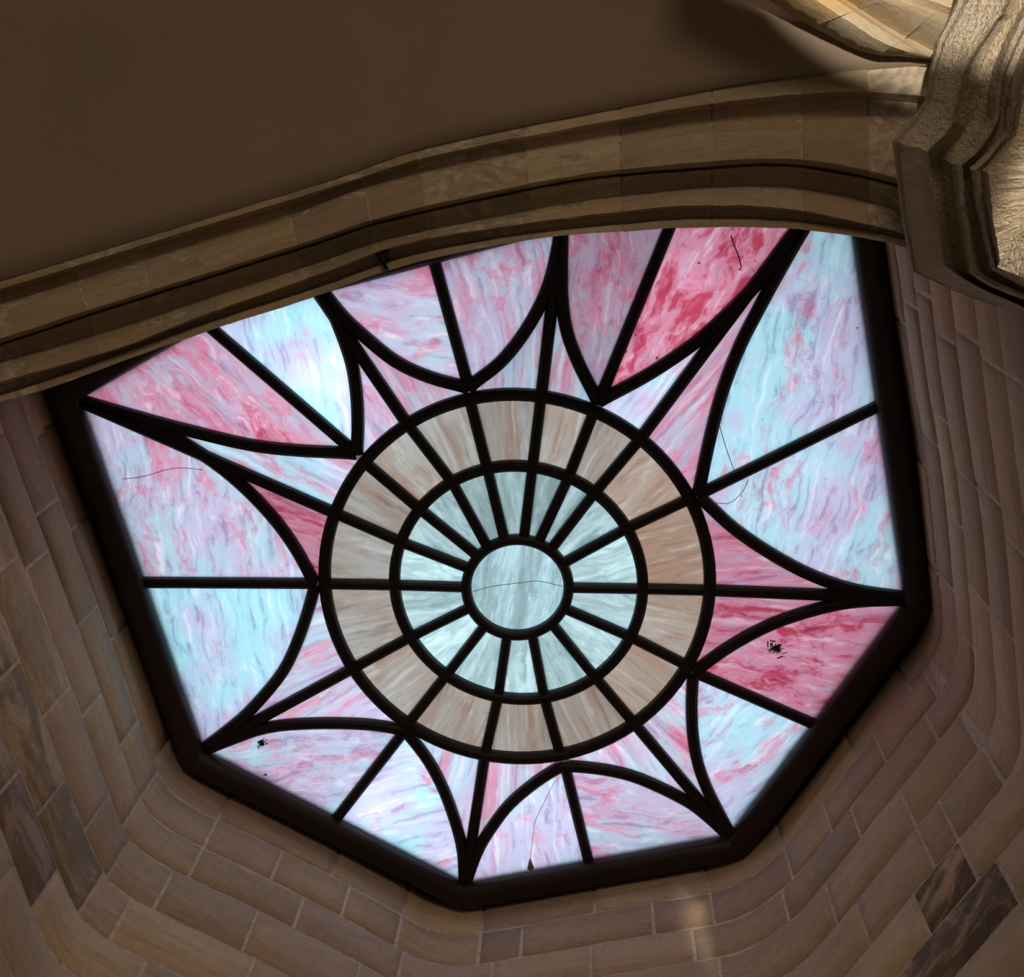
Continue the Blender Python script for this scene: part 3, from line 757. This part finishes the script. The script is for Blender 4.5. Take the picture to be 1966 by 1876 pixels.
dm = o.modifiers.new('d', 'DISPLACE'); dm.texture = tx; dm.strength = .006; dm.mid_level = .5; dm.texture_coords = 'GLOBAL'
# shaft below, in courses
def shaft_course(z0, z1):
    V = []; UV = []; zz = [z1, z1 - .006] + list(np.linspace(z1 - .02, z0 + .02, 6)) + [z0 + .006, z0]
    base = [plan(q[0], q[1], 3.73) for q in body_line]; cc = plan(2230, 330, 3.73)
    for i, b in enumerate(base):
        for j, z in enumerate(zz):
            ins = .008 if j in (0, len(zz) - 1) else 0.
            d = cc - b; d /= np.linalg.norm(d); p = b + d * ins; p = np.array([p[0], p[1], z + CAMZ]) + (rng.normal(0, .0012, 3) if 0 < j < len(zz) - 1 else 0)
            V.append(p); UV.append((i * .03, z))
    o = mesh_obj('pier_stone', V, grid_faces(len(base), len(zz)), M['impost'], pier, UV)
    if o.data.polygons[20 * (len(zz) - 1)].normal.dot(Vector(base[20] - cc)) < 0: o.data.flip_normals()
    o.data.set_sharp_from_angle(angle=math.radians(30))
body_line = []
bp_ = [(2260, 60), (2130, 150), (2010, 345), (1912, 512), (2060, 590), (2260, 680)]
for a, b in zip(bp_[:-1], bp_[1:]):
    for t in np.linspace(0, 1, 8)[:-1]: body_line.append((a[0] * (1 - t) + b[0] * t, a[1] * (1 - t) + b[1] * t))
body_line.append(bp_[-1])
zc = 3.735
for h in (.42, .38, .42, .40, .42, .40, .42, .4, .42, .4, .4, .4, .3):
    shaft_course(zc - h, zc); zc -= h

# ================================================================== SMALL THINGS
def tube(name, pts, rad, mat, parent=None, sec=8):
    P = [np.array(p, float) for p in pts]; V = []; Fc = []
    for i, p in enumerate(P):
        t = P[min(i + 1, len(P) - 1)] - P[max(i - 1, 0)]; t /= np.linalg.norm(t)
        a = np.cross(t, [0.3, .2, 1.]); a /= np.linalg.norm(a); b = np.cross(t, a); r = rad[i] if np.ndim(rad) else rad
        for j in range(sec):
            w_ = 2 * math.pi * j / sec; V.append(p + (a * math.cos(w_) + b * math.sin(w_)) * r)
    for i in range(len(P) - 1):
        for j in range(sec): Fc.append((i * sec + j, i * sec + (j + 1) % sec, (i + 1) * sec + (j + 1) % sec, (i + 1) * sec + j))
    Fc += [tuple(range(sec)), tuple(range((len(P) - 1) * sec, len(P) * sec))]
    o = mesh_obj(name, V, Fc, M[mat], parent); fix_normals(o); return o
def zat(x): return zb_arch(x) + .06
hook = root('iron_hook', 'small black iron hook driven into the underside of the stone arch', 'hook')
ctr = plan(733, 489, zat(733) + .02)
tube('hook_stem', [ctr + np.array([0, 0, .03]), ctr + np.array([0, 0, -.01]), plan(736, 500, zat(733) - .035), plan(739, 512, zat(733) - .03), plan(744, 516, zat(733) - .01)],
     [.012, .013, .009, .008, .006], 'iron', hook)
bmv = []; bmf = []
rd = random.Random(4); pts = [(714, 484), (722, 481), (730, 478), (741, 477), (747, 481), (744, 490), (745, 499), (736, 505), (728, 500), (722, 491)]
for (x, y) in pts: bmv.append(plan(x, y, zat(733) + .0 + rd.uniform(-.006, .006)))
for (x, y) in pts: bmv.append(plan(x * .8 + 733 * .2, y * .8 + 489 * .2, zat(733) - .02))
for (x, y) in pts: bmv.append(plan(x, y, zat(733) + .06))
m = len(pts)
for i in range(m):
    j = (i + 1) % m; bmf += [(i, j, m + j, m + i), (i, 2 * m + i, 2 * m + j, j)]
bmf.append(tuple(range(m, 2 * m)))
o = mesh_obj('hook_plate', bmv, bmf, M['iron'], hook, smooth=False); fix_normals(o)
fe = root('feather', 'tiny grey feather hanging from a thread before a pale pane above the lowest frame corner', 'feather')
qv = [(1012, 1669), (1015, 1655), (1018, 1646), (1021, 1655), (1026, 1667), (1019, 1673)]
V = [plan(x, y, ZG - .07) for x, y in qv] + [plan(1018.5, 1660, ZG - .085)]
Fc = [(i, (i + 1) % 6, 6) for i in range(6)] + [tuple(range(6))[::-1]]
mesh_obj('vane', V, Fc, M['feather'], fe, smooth=False)
thread('thread', [(1018, 1648), (1021, 1625), (1027, 1580), (1040, 1550), (1065, 1500)], 1.1, fe, 'feather', z=ZG - .05)
